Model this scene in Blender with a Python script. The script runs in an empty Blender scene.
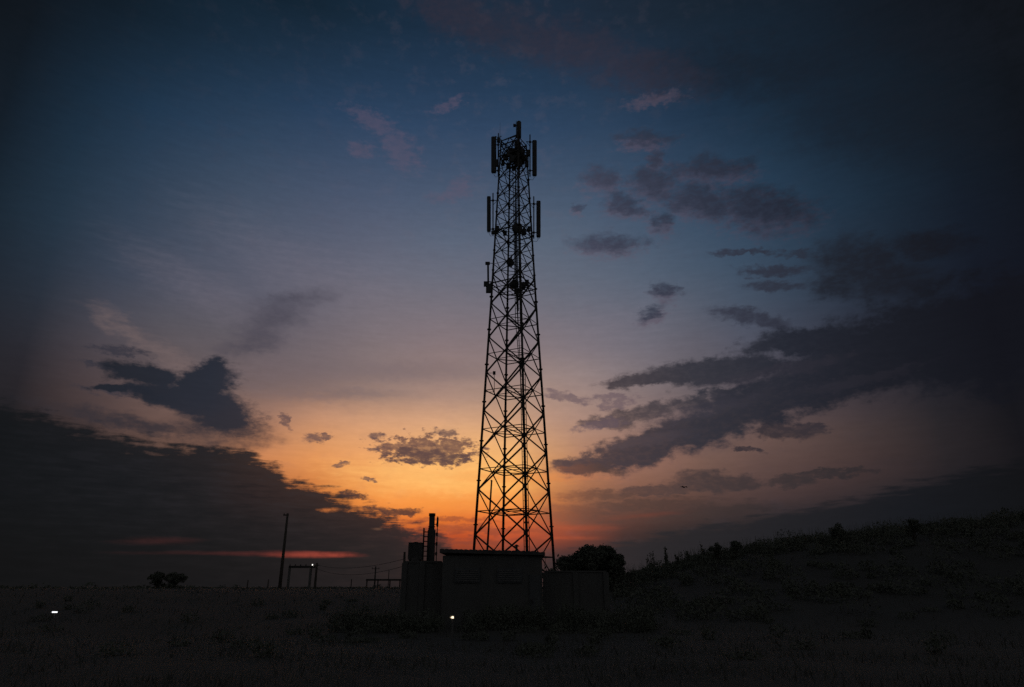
import bpy, math, random
import numpy as np
from mathutils import Vector, Matrix

random.seed(7)
scene = bpy.context.scene
COL = scene.collection
R = math.radians

# ------------------------------------------------------------------ camera
CAM_Z, PITCH, F, CX, CY = 1.6, 19.6, 683.0, 512.0, 343.5
cam_d = bpy.data.cameras.new('camera')
cam = bpy.data.objects.new('camera', cam_d)
COL.objects.link(cam)
cam.location = (0, 0, CAM_Z)
cam.rotation_euler = (R(90 + PITCH), 0, 0)
cam_d.sensor_width = 36.0
cam_d.lens = 24.0
cam_d.clip_start = 0.1
cam_d.clip_end = 9000
scene.camera = cam
CP, SP = math.cos(R(PITCH)), math.sin(R(PITCH))

def ray(px, py):
    a, b = (px - CX) / F, (CY - py) / F
    return (a, CP - b * SP, SP + b * CP)

def at(px, py, Y):
    """world point seen at a photo position, on the upright plane Y metres ahead"""
    d = ray(px, py)
    k = Y / d[1]
    return Vector((d[0] * k, Y, CAM_Z + d[2] * k))

def azel(px, py):
    d = ray(px, py)
    return (math.degrees(math.atan2(d[0], d[1])),
            math.degrees(math.atan2(d[2], math.hypot(d[0], d[1]))))

def to_px(az, el):
    x = math.sin(R(az)) * math.cos(R(el)); y = math.cos(R(az)) * math.cos(R(el)); z = math.sin(R(el))
    f = y * CP + z * SP
    u = -y * SP + z * CP
    if f < 0.15:
        return None
    return CX + F * x / f, CY - F * u / f

# ------------------------------------------------------------------ sky
SKY = {
    0: [(0, 14, 17, 21), (110, 19, 28, 38), (200, 23, 35, 46), (300, 27, 33, 42), (360, 30, 30, 36), (400, 32, 31, 35), (500, 20, 21, 24), (590, 17, 18, 20)],
    60: [(0, 17, 25, 34), (110, 24, 41, 57), (200, 35, 52, 68), (280, 45, 55, 69), (340, 58, 56, 64), (390, 61, 52, 55), (450, 44, 38, 39), (590, 20, 20, 22)],
    130: [(0, 17, 29, 40), (110, 31, 52, 73), (200, 48, 64, 83), (280, 65, 72, 88), (330, 85, 80, 88), (380, 94, 78, 78), (420, 102, 78, 72), (470, 60, 48, 46), (590, 24, 24, 26)],
    200: [(0, 18, 33, 46), (110, 36, 58, 82), (200, 62, 75, 94), (280, 81, 85, 101), (330, 92, 88, 94), (380, 104, 90, 90), (430, 124, 94, 82), (480, 100, 70, 56), (590, 34, 31, 32)],
    260: [(0, 19, 35, 49), (110, 39, 61, 86), (200, 70, 83, 103), (280, 91, 93, 109), (340, 99, 92, 100), (375, 110, 96, 98), (400, 126, 102, 96), (425, 172, 124, 100), (460, 206, 133, 85), (500, 170, 95, 55), (540, 90, 55, 44), (590, 44, 38, 38)],
    320: [(0, 19, 35, 49), (110, 41, 63, 90), (200, 74, 85, 107), (280, 99, 100, 115), (340, 112, 102, 108), (375, 122, 107, 108), (396, 140, 113, 104), (412, 186, 138, 112), (425, 208, 152, 112), (460, 229, 151, 89), (500, 205, 115, 52), (540, 110, 58, 42), (590, 50, 40, 40)],
    380: [(0, 20, 38, 54), (110, 42, 65, 93), (200, 76, 88, 111), (280, 107, 107, 121), (340, 126, 113, 116), (375, 138, 119, 117), (397, 158, 129, 116), (415, 205, 155, 122), (425, 215, 160, 120), (455, 241, 169, 107), (485, 250, 165, 86), (510, 251, 149, 65), (530, 200, 92, 44), (555, 100, 55, 46), (590, 52, 44, 44)],
    440: [(0, 25, 41, 58), (60, 31, 51, 74), (120, 45, 67, 95), (180, 68, 83, 107), (240, 91, 101, 120), (300, 115, 112, 123), (340, 134, 117, 119), (378, 150, 127, 122), (400, 176, 141, 124), (420, 214, 163, 126), (450, 249, 183, 116), (480, 255, 185, 104), (505, 255, 155, 68), (520, 227, 116, 46), (535, 190, 80, 40), (555, 120, 58, 44), (590, 60, 46, 44)],
    512: [(0, 28, 42, 58), (60, 31, 52, 74), (120, 44, 66, 94), (180, 68, 83, 106), (240, 89, 100, 119), (300, 111, 110, 122), (340, 130, 116, 120), (380, 150, 128, 122), (405, 180, 146, 124), (424, 208, 160, 124), (450, 243, 181, 116), (480, 255, 185, 100), (500, 255, 169, 84), (515, 229, 120, 62), (530, 215, 92, 48), (545, 150, 70, 52), (560, 90, 54, 48), (590, 60, 48, 46)],
    560: [(0, 28, 40, 56), (60, 32, 52, 74), (120, 42, 64, 91), (180, 65, 82, 105), (240, 87, 100, 118), (300, 105, 108, 121), (340, 125, 116, 123), (380, 159, 137, 131), (420, 181, 143, 125), (450, 190, 140, 107), (480, 207, 133, 83), (500, 172, 108, 71), (515, 151, 88, 63), (530, 190, 86, 56), (545, 90, 56, 52), (560, 58, 48, 50), (590, 50, 44, 46)],
    600: [(0, 27, 38, 52), (110, 40, 61, 86), (200, 68, 85, 108), (280, 95, 103, 119), (340, 117, 111, 121), (380, 145, 128, 127), (420, 163, 132, 119), (460, 170, 122, 99), (490, 152, 103, 79), (510, 111, 78, 66), (528, 120, 66, 54), (545, 60, 48, 48), (590, 42, 38, 42)],
    640: [(0, 26, 37, 50), (110, 37, 57, 81), (200, 62, 81, 104), (280, 87, 98, 115), (340, 111, 108, 119), (380, 127, 115, 118), (420, 143, 117, 110), (460, 154, 112, 96), (490, 130, 91, 75), (515, 91, 62, 55), (535, 56, 46, 46), (555, 42, 40, 42), (590, 34, 33, 36)],
    700: [(0, 24, 35, 47), (110, 31, 50, 71), (200, 53, 73, 96), (280, 74, 88, 106), (340, 94, 92, 103), (380, 98, 92, 98), (420, 110, 92, 92), (460, 118, 90, 80), (490, 102, 75, 67), (515, 65, 52, 51), (540, 40, 38, 40), (590, 30, 30, 32)],
    760: [(0, 22, 33, 45), (110, 27, 45, 63), (200, 43, 65, 87), (280, 59, 76, 95), (340, 76, 80, 95), (400, 95, 83, 87), (440, 106, 83, 77), (480, 88, 68, 65), (505, 70, 55, 55), (525, 36, 36, 39), (590, 26, 26, 28)],
    830: [(0, 20, 28, 38), (110, 24, 38, 53), (200, 33, 51, 69), (280, 44, 56, 72), (340, 54, 56, 69), (400, 71, 62, 67), (440, 83, 66, 63), (475, 72, 56, 55), (500, 56, 46, 48), (520, 31, 32, 37), (590, 22, 23, 25)],
    900: [(0, 18, 24, 32), (110, 21, 33, 45), (200, 26, 39, 53), (300, 32, 39, 52), (380, 43, 42, 50), (430, 56, 48, 49), (465, 56, 45, 46), (490, 44, 39, 42), (510, 26, 29, 36), (590, 19, 20, 22)],
    960: [(0, 16, 20, 26), (110, 18, 26, 35), (200, 21, 29, 41), (300, 24, 28, 40), (400, 30, 30, 36), (450, 37, 34, 37), (490, 30, 29, 34), (510, 21, 24, 31), (590, 18, 19, 21)],
    1024: [(0, 13, 15, 18), (110, 15, 19, 25), (200, 17, 20, 28), (300, 17, 19, 28), (400, 19, 19, 24), (460, 23, 22, 26), (590, 17, 17, 19)],
}
SKX = sorted(SKY)

def lin(c):
    c = c / 255.0
    return c / 12.92 if c <= 0.04045 else ((c + 0.055) / 1.055) ** 2.4

def L(r, g, b):
    return (lin(r), lin(g), lin(b), 1.0)

def colcol(x, y):
    ks = SKY[x]
    if y <= ks[0][0]:
        return np.array(ks[0][1:], float)
    for a, b in zip(ks, ks[1:]):
        if y <= b[0]:
            t = (y - a[0]) / (b[0] - a[0])
            return np.array(a[1:], float) * (1 - t) + np.array(b[1:], float) * t
    return np.array(ks[-1][1:], float)

FILL0 = np.array([lin(76), lin(78), lin(81)])
def FILL(el):                 # the dusk sky outside the view: paler low down, opposite the sunset
    return FILL0 * (0.75 + 1.9 * math.exp(-(max(el, 0) / 24.0) ** 2))

def sky_rgb(az, el):
    p = to_px(az, max(el, 0.0))
    if p is None:
        return FILL(el)
    x, y = p
    xc, yc = min(max(x, 0), 1024), min(max(y, 0), 590)
    i = max(k for k in range(len(SKX) - 1) if SKX[k] <= xc)
    t = (xc - SKX[i]) / (SKX[i + 1] - SKX[i])
    c = colcol(SKX[i], yc) * (1 - t) + colcol(SKX[i + 1], yc) * t
    c = np.array([lin(v) for v in c])
    out = max(abs(x - 512) - 512 - 40, -y - 40, 0) / 400.0      # the brighter dusk sky overhead and behind
    w = min(1.0, out)
    w = w * w * (3 - 2 * w)
    return c * (1 - w) + FILL(el) * w

world = bpy.data.worlds.new("World")
scene.world = world
world.use_nodes = True
wn, wl = world.node_tree.nodes, world.node_tree.links
wn.clear()

def put(sock, v):
    if hasattr(v, 'is_output') or isinstance(v, bpy.types.NodeSocket):
        wl.new(v, sock)
    else:
        sock.default_value = v

def M(op, a, b=None, c=None, clamp=False):
    n = wn.new('ShaderNodeMath'); n.operation = op; n.use_clamp = clamp
    put(n.inputs[0], a)
    if b is not None: put(n.inputs[1], b)
    if c is not None: put(n.inputs[2], c)
    return n.outputs[0]

def comb(x, y, z=0.0):
    n = wn.new('ShaderNodeCombineXYZ')
    put(n.inputs[0], x); put(n.inputs[1], y); put(n.inputs[2], z)
    return n.outputs[0]

def VM(op, a, b=None):
    n = wn.new('ShaderNodeVectorMath'); n.operation = op
    put(n.inputs[0], a)
    if b is not None: put(n.inputs[1], b)
    return n

def mix(fac, a, b):
    n = wn.new('ShaderNodeMix'); n.data_type = 'RGBA'
    put(n.inputs[0], fac); put(n.inputs[6], a); put(n.inputs[7], b)
    return n.outputs[2]

def smooth(v, a, b, lo=0.0, hi=1.0):
    n = wn.new('ShaderNodeMapRange'); n.interpolation_type = 'SMOOTHSTEP'
    put(n.inputs[0], v); n.inputs[1].default_value = a; n.inputs[2].default_value = b
    n.inputs[3].default_value = lo; n.inputs[4].default_value = hi
    return n.outputs[0]

def ramp(fac, stops, interp='LINEAR'):
    n = wn.new('ShaderNodeValToRGB'); cr = n.color_ramp; cr.interpolation = interp
    stops = sorted(stops, key=lambda s: s[0])
    cr.elements[0].position = stops[0][0]; cr.elements[0].color = stops[0][1]
    cr.elements[1].position = stops[-1][0]; cr.elements[1].color = stops[-1][1]
    for p, c in stops[1:-1]:
        e = cr.elements.new(p); e.color = c
    put(n.inputs[0], fac)
    return n.outputs[0]

def noise(vec, scale, detail=4.0, rough=0.55, out=0, dist=0.0):
    n = wn.new('ShaderNodeTexNoise'); n.noise_dimensions = '2D'
    put(n.inputs['Vector'], vec)
    n.inputs['Scale'].default_value = scale; n.inputs['Detail'].default_value = detail
    n.inputs['Roughness'].default_value = rough; n.inputs['Distortion'].default_value = dist
    return n.outputs[out]

tc = wn.new('ShaderNodeTexCoord')
sep = wn.new('ShaderNodeSeparateXYZ'); wl.new(tc.outputs['Generated'], sep.inputs[0])
AZ = M('MULTIPLY', M('ARCTAN2', sep.outputs[0], sep.outputs[1]), 57.29578)
EL = M('MULTIPLY', M('ARCSINE', M('MINIMUM', M('MAXIMUM', sep.outputs[2], -1.0), 1.0)), 57.29578)
P = comb(AZ, EL)

ELS = [-5, 0, 1.3, 2.6, 3.9, 5.2, 6.5, 8, 9.5, 11, 13, 15, 17, 19, 22, 25, 28, 31, 34, 37, 40, 44, 48, 53, 60, 72, 90]
elt = M('DIVIDE', M('ADD', EL, 5.0), 95.0, clamp=True)
AZS = [-180, -100, -70, -56, -48, -42, -37, -32.5, -28, -24, -20, -16, -12, -9, -6, -3, 0, 3, 6, 9, 12, 16, 20, 24, 28, 32.5, 37, 42, 48, 56, 70, 100, 180]
# the graph is evaluated link by link: each step waits for the one before it, which keeps few values alive at once
TOKEN = None
def after(v, vec=False):
    if TOKEN is None: return v
    if vec:
        t = M('MULTIPLY', TOKEN, 1e-7)
        return VM('ADD', v, comb(t, 0.0)).outputs[0]
    return M('MULTIPLY_ADD', TOKEN, 1e-7, v)
base = None
for i, a in enumerate(AZS):
    c = ramp(after(elt), [((e + 5) / 95.0, (*sky_rgb(a, e), 1.0)) for e in ELS], 'LINEAR')
    if base is None:
        base = c
    else:
        n = wn.new('ShaderNodeMapRange'); put(n.inputs[0], after(AZ))
        n.inputs[1].default_value = AZS[i - 1]; n.inputs[2].default_value = a
        base = mix(n.outputs[0], base, c)
    TOKEN = base
col = base

# turbulent coordinates for the clouds (stretched sideways, as flat cloud sheets are)
Pn = VM('MULTIPLY', P, (1.0, 2.1, 1.0)).outputs[0]
w1 = VM('SUBTRACT', noise(Pn, 0.30, 5.0, 0.6, out=1), (0.5, 0.5, 0.5)).outputs[0]
w2 = VM('SUBTRACT', noise(Pn, 1.1, 4.0, 0.6, out=1), (0.5, 0.5, 0.5)).outputs[0]
Pw = VM('ADD', P, VM('MULTIPLY', w1, (7.0, 2.6, 0.0)).outputs[0]).outputs[0]
Pw = VM('ADD', Pw, VM('MULTIPLY', w2, (2.2, 0.9, 0.0)).outputs[0]).outputs[0]
Pv = VM('ADD', P, VM('MULTIPLY', w1, (3.0, 1.2, 0.0)).outputs[0]).outputs[0]
Pv = VM('ADD', Pv, VM('MULTIPLY', w2, (1.6, 0.8, 0.0)).outputs[0]).outputs[0]
fb1 = noise(VM('MULTIPLY', P, (1.0, 1.7, 1.0)).outputs[0], 0.46, 7.0, 0.62)                                    # puffs
fb2 = noise(VM('MULTIPLY', P, (0.45, 3.2, 1.0)).outputs[0], 0.8, 6.0, 0.6)   # long streaks
fb3 = noise(VM('ADD', Pn, (31.0, 7.0, 3.0)).outputs[0], 1.2, 6.0, 0.62)      # broken flecks

def d0(s):                     # a noise centred on zero
    return M('SUBTRACT', s, 0.5)

def field(blobs, P_):
    """1 at the middle of any blob, 0 at its rim; blobs as photo px: x, y, rx, ry, tilt"""
    P_ = after(P_, True)
    out = None
    for (x, y, rx, ry, tilt) in blobs:
        a, e = azel(x, y)
        ax, ex = azel(x + 6, y); s = math.hypot((ax - a), (ex - e)) / 6.0
        ay, ey = azel(x, y - 6); t = abs(ey - e) / 6.0
        skew = math.degrees(math.atan2(ex - e, ax - a))
        n = wn.new('ShaderNodeMapping'); n.vector_type = 'TEXTURE'
        n.inputs['Location'].default_value = (a, e, 0)
        n.inputs['Rotation'].default_value = (0, 0, R(tilt + skew))
        n.inputs['Scale'].default_value = (rx * s, ry * t, 1)
        put(n.inputs['Vector'], P_)
        ln = VM('LENGTH', n.outputs[0]).outputs['Value']
        if out is None:
            out = ln
        else:
            q = wn.new('ShaderNodeMath'); q.operation = 'SMOOTH_MIN'
            put(q.inputs[0], out); put(q.inputs[1], ln); q.inputs[2].default_value = 0.25
            out = q.outputs[0]
    return M('SUBTRACT', 1.0, out)

def azramp(pts):
    """a colour that changes along the horizon; pts as (photo x at y 450, rgb)"""
    t = M('DIVIDE', M('ADD', after(AZ), 60.0), 120.0, clamp=True)
    return ramp(t, [((azel(x, 450)[0] + 60) / 120.0, L(*c)) for x, c in pts])

def edge(pts):
    """the upper rim of a cloud bank as elevation along the horizon"""
    t = M('DIVIDE', M('ADD', after(AZ), 60.0), 120.0, clamp=True)
    st = []
    for x, y in pts:
        a, e = azel(x, y)
        st.append(((a + 60) / 120.0, (e / 40.0,) * 3 + (1,)))
    r = ramp(t, st)
    return M('MULTIPLY', r, 40.0)

def lay(mask, colour, op=1.0):
    global col, TOKEN
    col = mix(M('MULTIPLY', mask, op) if op != 1.0 else mask, col, colour)
    TOKEN = col

BODY = smooth(fb3, 0.30, 0.62, 0.74, 1.0)          # clouds thin out here and there

def cloud(blobs, colour, op=1.0, soft=0.25, rough=1.2, tex=None, P_=None, shift=0.0, thin=1.0):
    f = field(blobs, P_ if P_ is not None else Pw)
    f = M('ADD', f, M('MULTIPLY', d0(tex if tex is not None else fb1), rough))
    soft *= 1.35
    m = smooth(f, shift - soft, shift + soft)
    if thin: m = M('MULTIPLY', m, BODY if thin == 1.0 else M('MULTIPLY_ADD', BODY, thin, 1.0 - thin))
    lay(m, colour, op)

# --- high thin veils: faint mottling all over
lay(smooth(fb1, 0.50, 0.75), azramp([(0, (34, 36, 42)), (300, (96, 86, 100)), (512, (132, 112, 118)), (760, (60, 62, 78)), (1024, (20, 21, 27))]), 0.07)
SHADE = M('ADD', 1.0, M('MULTIPLY', d0(fb2), 0.14))

cloud([(330, 285, 90, 22, -24), (420, 330, 70, 18, -10), (200, 290, 60, 16, -30), (590, 330, 60, 16, 10)], L(124, 114, 124), 0.20, 0.9, 1.3, fb2, Pv)
cloud([(290, 372, 70, 12, 0), (400, 372, 80, 8, 0), (340, 395, 60, 5, 0)], L(112, 98, 102), 0.45, 0.8, 1.6, fb2, Pv)
cloud([(432, 478, 62, 13, 0), (400, 470, 50, 9, 0)], L(255, 194, 112), 0.5, 0.8, 1.4, fb2, Pv)
cloud([(470, 500, 70, 6, 0), (520, 478, 60, 5, 0)], L(232, 132, 62), 0.4, 0.7, 1.8, fb2, Pv)
# pale rosy cirrus high on the left and right
cloud([(372, 120, 24, 9, -20), (398, 148, 22, 14, -40), (450, 103, 16, 5, 20), (360, 150, 12, 6, 0), (455, 190, 18, 8, 20)], L(98, 84, 102), 0.38, 0.45, 1.7, fb3, Pv)
cloud([(655, 100, 26, 6, 8)], L(84, 74, 88), 0.6, 0.4, 1.4, fb3, Pv)
# dim mauve sheet at the top
cloud([(470, 20, 60, 22, -18), (560, 45, 70, 24, -12), (640, 70, 60, 20, -8), (440, 5, 20, 20, -20)], L(50, 46, 58), 0.62, 0.5, 1.0, fb1)
cloud([(760, 70, 90, 26, 0), (900, 120, 110, 40, 0), (960, 40, 90, 40, 0)], L(22, 26, 34), 0.5, 0.6, 1.0, fb1)
# puffs high on the right: dull violet with rosy undersides
hi = [(601, 178, 20, 12, 0), (652, 182, 24, 15, 0), (628, 205, 24, 9, -10), (608, 243, 34, 9, 0), (662, 222, 12, 9, 0), (645, 138, 26, 6, 0), (655, 160, 10, 14, 0),
      (700, 200, 40, 16, -8), (760, 208, 52, 20, -6), (665, 290, 13, 9, 0), (648, 312, 18, 6, 20), (712, 168, 40, 12, 0), (575, 208, 8, 4, 0)]
cloud([(x, y + 6, rx * 0.9, ry, t) for x, y, rx, ry, t in hi], azramp([(560, (100, 86, 100)), (800, (72, 60, 74)), (1024, (30, 28, 36))]), 0.50, 0.45, 1.7, fb3, Pv)
cloud(hi, azramp([(560, (62, 66, 84)), (650, (46, 52, 68)), (720, (40, 47, 62)), (800, (30, 37, 50)), (1024, (24, 26, 34))]), 0.8, 0.4, 1.4, fb1, Pv, 0.08)
cloud([(772, 271, 34, 5, 0), (778, 286, 30, 5, 0), (752, 318, 36, 8, -10), (745, 252, 26, 3, 0), (795, 255, 18, 4, 0)],
      azramp([(560, (58, 56, 72)), (800, (44, 46, 58)), (1024, (24, 25, 34))]), 0.85, 0.35, 1.3, fb1, Pv)
cloud([(856, 262, 42, 24, 0), (836, 288, 26, 12, 0), (885, 280, 40, 20, 0), (925, 245, 40, 14, 0)], azramp([(780, (38, 40, 50)), (860, (31, 34, 43)), (1024, (20, 21, 28))]), 0.9, 0.4, 1.0, fb1, Pv)
# the great grey band rising to the right
band = azramp([(540, (84, 68, 70)), (620, (62, 56, 62)), (700, (47, 48, 57)), (800, (34, 37, 47)), (900, (26, 28, 36)), (1024, (19, 20, 27))])
cloud([(700, 374, 66, 12, 4), (748, 367, 34, 14, 0), (650, 380, 44, 7, 6), (726, 366, 26, 10, 0)], band, 0.92, 0.24, 1.2, fb1, Pv, 0, 0.3)
cloud([(592, 470, 36, 10, 6), (642, 457, 50, 15, 12), (702, 437, 56, 16, 14)], azramp([(540, (190, 118, 84)), (620, (142, 100, 86)), (720, (92, 74, 74)), (820, (50, 46, 52))]), 0.5, 0.35, 1.6, fb1, Pv)
cloud([(590, 464, 36, 11, 6), (640, 450, 50, 17, 12), (700, 429, 60, 19, 14), (760, 402, 72, 24, 14), (840, 374, 84, 30, 12), (905, 348, 100, 42, 10), (985, 335, 110, 58, 8), (805, 342, 60, 15, 4)],
      band, 0.95, 0.22, 1.3, fb1, Pv, 0, 0.3)
cloud([(606, 424, 26, 7, 0), (648, 413, 36, 9, 4), (690, 404, 30, 9, 8), (728, 394, 30, 8, 14)], band, 0.82, 0.26, 1.7, fb1, Pv)
cloud([(700, 410, 60, 8, 16), (650, 440, 40, 5, 10), (780, 372, 70, 6, 12), (860, 380, 60, 5, 14)], azramp([(560, (120, 96, 94)), (700, (70, 64, 74)), (1024, (26, 27, 34))]), 0.28, 0.4, 2.2, fb3, Pv)
cloud([(788, 432, 32, 8, 0), (812, 428, 18, 5, 0), (745, 450, 14, 3, 0)], L(46, 43, 50), 0.85, 0.22, 1.6, fb1, Pv)
cloud([(565, 397, 24, 4, -12), (610, 398, 22, 4, 0), (600, 425, 24, 5, 10), (612, 405, 12, 4, 10)], L(100, 84, 92), 0.7, 0.35, 1.8, fb3, Pv)
cloud([(712, 482, 42, 11, 0), (660, 490, 40, 6, 2), (830, 473, 40, 4, 4), (790, 482, 30, 5, 0), (740, 484, 20, 8, 0)], azramp([(600, (96, 72, 66)), (700, (66, 56, 57)), (850, (46, 42, 45)), (1000, (24, 24, 28))]), 0.9, 0.25, 1.3, fb1, Pv)
cloud([(590, 470, 30, 5, 0), (600, 495, 40, 5, 0), (640, 505, 60, 6, 3), (580, 515, 40, 10, 0), (700, 512, 70, 7, 4)], azramp([(540, (150, 92, 66)), (600, (84, 64, 58)), (760, (46, 42, 44))]), 0.7, 0.4, 1.8, fb2, Pv)
# low bank on the right, lifting to the right
eb = edge([(0, 586), (440, 586), (520, 566), (600, 548), (690, 530), (760, 516), (830, 505), (900, 490), (960, 472), (1024, 462)])
f = M('ADD', M('SUBTRACT', eb, EL), M('MULTIPLY', d0(fb2), 2.6))
lay(smooth(f, -0.45, 0.55), azramp([(440, (100, 56, 46)), (560, (54, 47, 49)), (640, (42, 40, 43)), (760, (34, 34, 38)), (900, (23, 25, 30)), (1024, (17, 18, 21))]), 0.92)
cloud([(585, 528, 30, 2.4, 0), (575, 538, 24, 1.8, 0), (650, 515, 30, 2.0, 5)], azramp([(540, (205, 92, 52)), (600, (145, 72, 52)), (660, (108, 60, 50)), (760, (70, 46, 44))]), 0.45, 0.7, 1.8, fb2, P)

# --- left: the little broken cloud right of centre-left
cloud([(425, 450, 44, 13, -3), (398, 447, 22, 7, 0), (452, 446, 22, 8, 0), (430, 458, 40, 6, 0)], L(108, 78, 72), 0.9, 0.22, 2.6, fb3, Pv, 0.02)
cloud([(418, 455, 26, 7, 0), (450, 458, 16, 4, 0)], L(82, 64, 66), 0.7, 0.3, 2.0, fb3, Pv)
cloud([(316, 440, 12, 5, 5), (332, 437, 6, 2.4, 0), (284, 421, 9, 3.6, -45), (343, 465, 9, 2, 0), (366, 481, 6, 2, 0), (375, 437, 10, 4, 0), (370, 448, 8, 3, 0), (445, 433, 10, 3, 0)], L(98, 76, 76), 0.85, 0.35, 1.5, fb3, Pv)
cloud([(128, 332, 36, 8, -38), (176, 362, 40, 9, -34)], L(118, 100, 98), 0.5, 0.7, 1.4, fb2, Pv)
# soft dark smear
cloud([(258, 336, 26, 13, 20), (275, 318, 34, 14, 24), (295, 300, 30, 8, 8), (246, 348, 26, 6, 4)], L(64, 62, 74), 0.62, 0.75, 1.3, fb2, Pv)
# blue-grey cloud over the bank
cc = azramp([(80, (33, 36, 44)), (200, (37, 42, 53)), (240, (46, 46, 55)), (275, (62, 56, 62))])
cloud([(120, 350, 26, 4, -8), (128, 392, 40, 6, -6), (100, 366, 20, 4, -10)], L(50, 50, 60), 0.8, 0.4, 1.8, fb3, Pv)
cloud([(140, 374, 42, 11, -12), (112, 389, 26, 4, -4), (165, 394, 38, 14, -16), (206, 386, 34, 20, 25), (212, 372, 20, 14, 20), (205, 404, 40, 18, -8), (226, 418, 36, 14, -10), (190, 384, 22, 16, 20)], cc, 0.97, 0.26, 0.95, fb1, Pv, 0, 0)
cloud([(218, 430, 50, 16, -8), (140, 425, 80, 7, -12)], L(48, 46, 53), 0.85, 0.5, 1.0, fb1, Pv)
# the big dark bank lower left
ebl = edge([(0, 402), (60, 416), (110, 432), (160, 442), (215, 446), (258, 452), (285, 474), (330, 490), (375, 508), (405, 522), (440, 532), (470, 560), (500, 592), (1024, 600)])
f = M('ADD', M('SUBTRACT', ebl, EL), M('MULTIPLY', d0(fb1), 2.6))
f = M('ADD', f, M('MULTIPLY', d0(fb2), 2.4))
bank = azramp([(0, (21, 23, 26)), (120, (25, 27, 31)), (260, (32, 33, 37)), (360, (40, 39, 42)), (420, (54, 46, 48)), (470, (74, 50, 46))])
lay(smooth(f, -0.35, 0.8), bank, 0.96)
inner = smooth(f, 0.3, 2.0)
lay(M('MULTIPLY', inner, smooth(M('ADD', fb2, M('MULTIPLY', d0(fb1), 0.5)), 0.48, 0.72)), azramp([(0, (26, 27, 31)), (160, (38, 37, 42)), (300, (54, 48, 50)), (420, (84, 60, 56)), (470, (110, 62, 48))]), 0.38)
lay(M('MULTIPLY', inner, smooth(M('ADD', fb2, M('MULTIPLY', d0(fb1), 0.5)), 0.50, 0.30)), azramp([(0, (18, 20, 23)), (160, (21, 23, 27)), (300, (27, 28, 32)), (420, (44, 38, 40))]), 0.35)
# the bank darkens towards the ground, where it is thickest
low = smooth(EL, 0.0, 9.0, 0.85, 0.0)
inb = smooth(f, 0.0, 1.0)
lay(M('MULTIPLY', low, inb), azramp([(0, (17, 18, 19)), (260, (24, 24, 25)), (400, (34, 32, 33)), (470, (60, 42, 40))]))
# flecks over its rim and last light through its slits
cloud([(392, 511, 28, 4, -4), (408, 513, 16, 3, 0), (352, 494, 16, 3, -8)], L(66, 50, 50), 0.9, 0.3, 1.2, fb3, Pv)
cloud([(312, 554.6, 34, 2.4, 0), (330, 555.2, 22, 2.0, 0)], L(158, 68, 54), 0.8, 0.6, 0.9, fb2, P)
cloud([(262, 554, 40, 1.6, 0), (290, 553, 40, 2.0, 0)], L(110, 50, 46), 0.32, 0.7, 1.4, fb2, P)
cloud([(160, 541, 30, 3.0, 0), (215, 553, 60, 1.6, 0)], L(84, 42, 40), 0.26, 0.7, 1.4, fb2, P)
cloud([(330, 510, 9, 2.0, 0)], L(225, 130, 66), 0.7, 0.7, 1.6, fb3, P, 0.25)
cloud([(377, 529, 5, 1.2, 0)], L(120, 86, 66), 0.5, 0.7, 1.2, fb3, P, 0.2)
cloud([(480, 530, 60, 3.5, 0), (455, 521, 40, 2.6, 0), (470, 541, 50, 3, 0)], L(130, 66, 52), 0.6, 0.5, 1.6, fb2, Pv)

# texture carried by every cloud and streak
sc_ = VM('MULTIPLY', col, comb(SHADE, SHADE, SHADE)).outputs[0]
fine = M('ADD', 1.0, M('MULTIPLY', d0(fb3), 0.10))
sc_ = VM('MULTIPLY', sc_, comb(fine, fine, fine)).outputs[0]
# physical twilight sky underneath, sun just at the horizon behind the tower
SUN_AZ, SUN_EL = -4.0, 1.0
nish = wn.new('ShaderNodeTexSky'); nish.sky_type = 'NISHITA'; nish.sun_disc = False
nish.sun_elevation = R(SUN_EL); nish.sun_rotation = R(SUN_AZ)
nish.air_density = 1.0; nish.dust_density = 1.0
bg1 = wn.new('ShaderNodeBackground'); wl.new(nish.outputs[0], bg1.inputs[0]); bg1.inputs[1].default_value = 0.0002
bg2 = wn.new('ShaderNodeBackground'); wl.new(sc_, bg2.inputs[0]); bg2.inputs[1].default_value = 1.0
ads = wn.new('ShaderNodeAddShader'); wl.new(bg1.outputs[0], ads.inputs[0]); wl.new(bg2.outputs[0], ads.inputs[1])
wo = wn.new('ShaderNodeOutputWorld'); wl.new(ads.outputs[0], wo.inputs[0])
world.cycles.sampling_method = 'MANUAL'
world.cycles.sample_map_resolution = 512

sun_d = bpy.data.lights.new('sun', 'SUN'); sun_d.energy = 0.03; sun_d.angle = R(0.5); sun_d.color = (1.0, 0.55, 0.28)
sun = bpy.data.objects.new('sun', sun_d); COL.objects.link(sun)
sdir = Vector((math.sin(R(SUN_AZ)) * math.cos(R(SUN_EL)), math.cos(R(SUN_AZ)) * math.cos(R(SUN_EL)), math.sin(R(SUN_EL))))
sun.rotation_euler = sdir.to_track_quat('Z', 'Y').to_euler()

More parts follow.
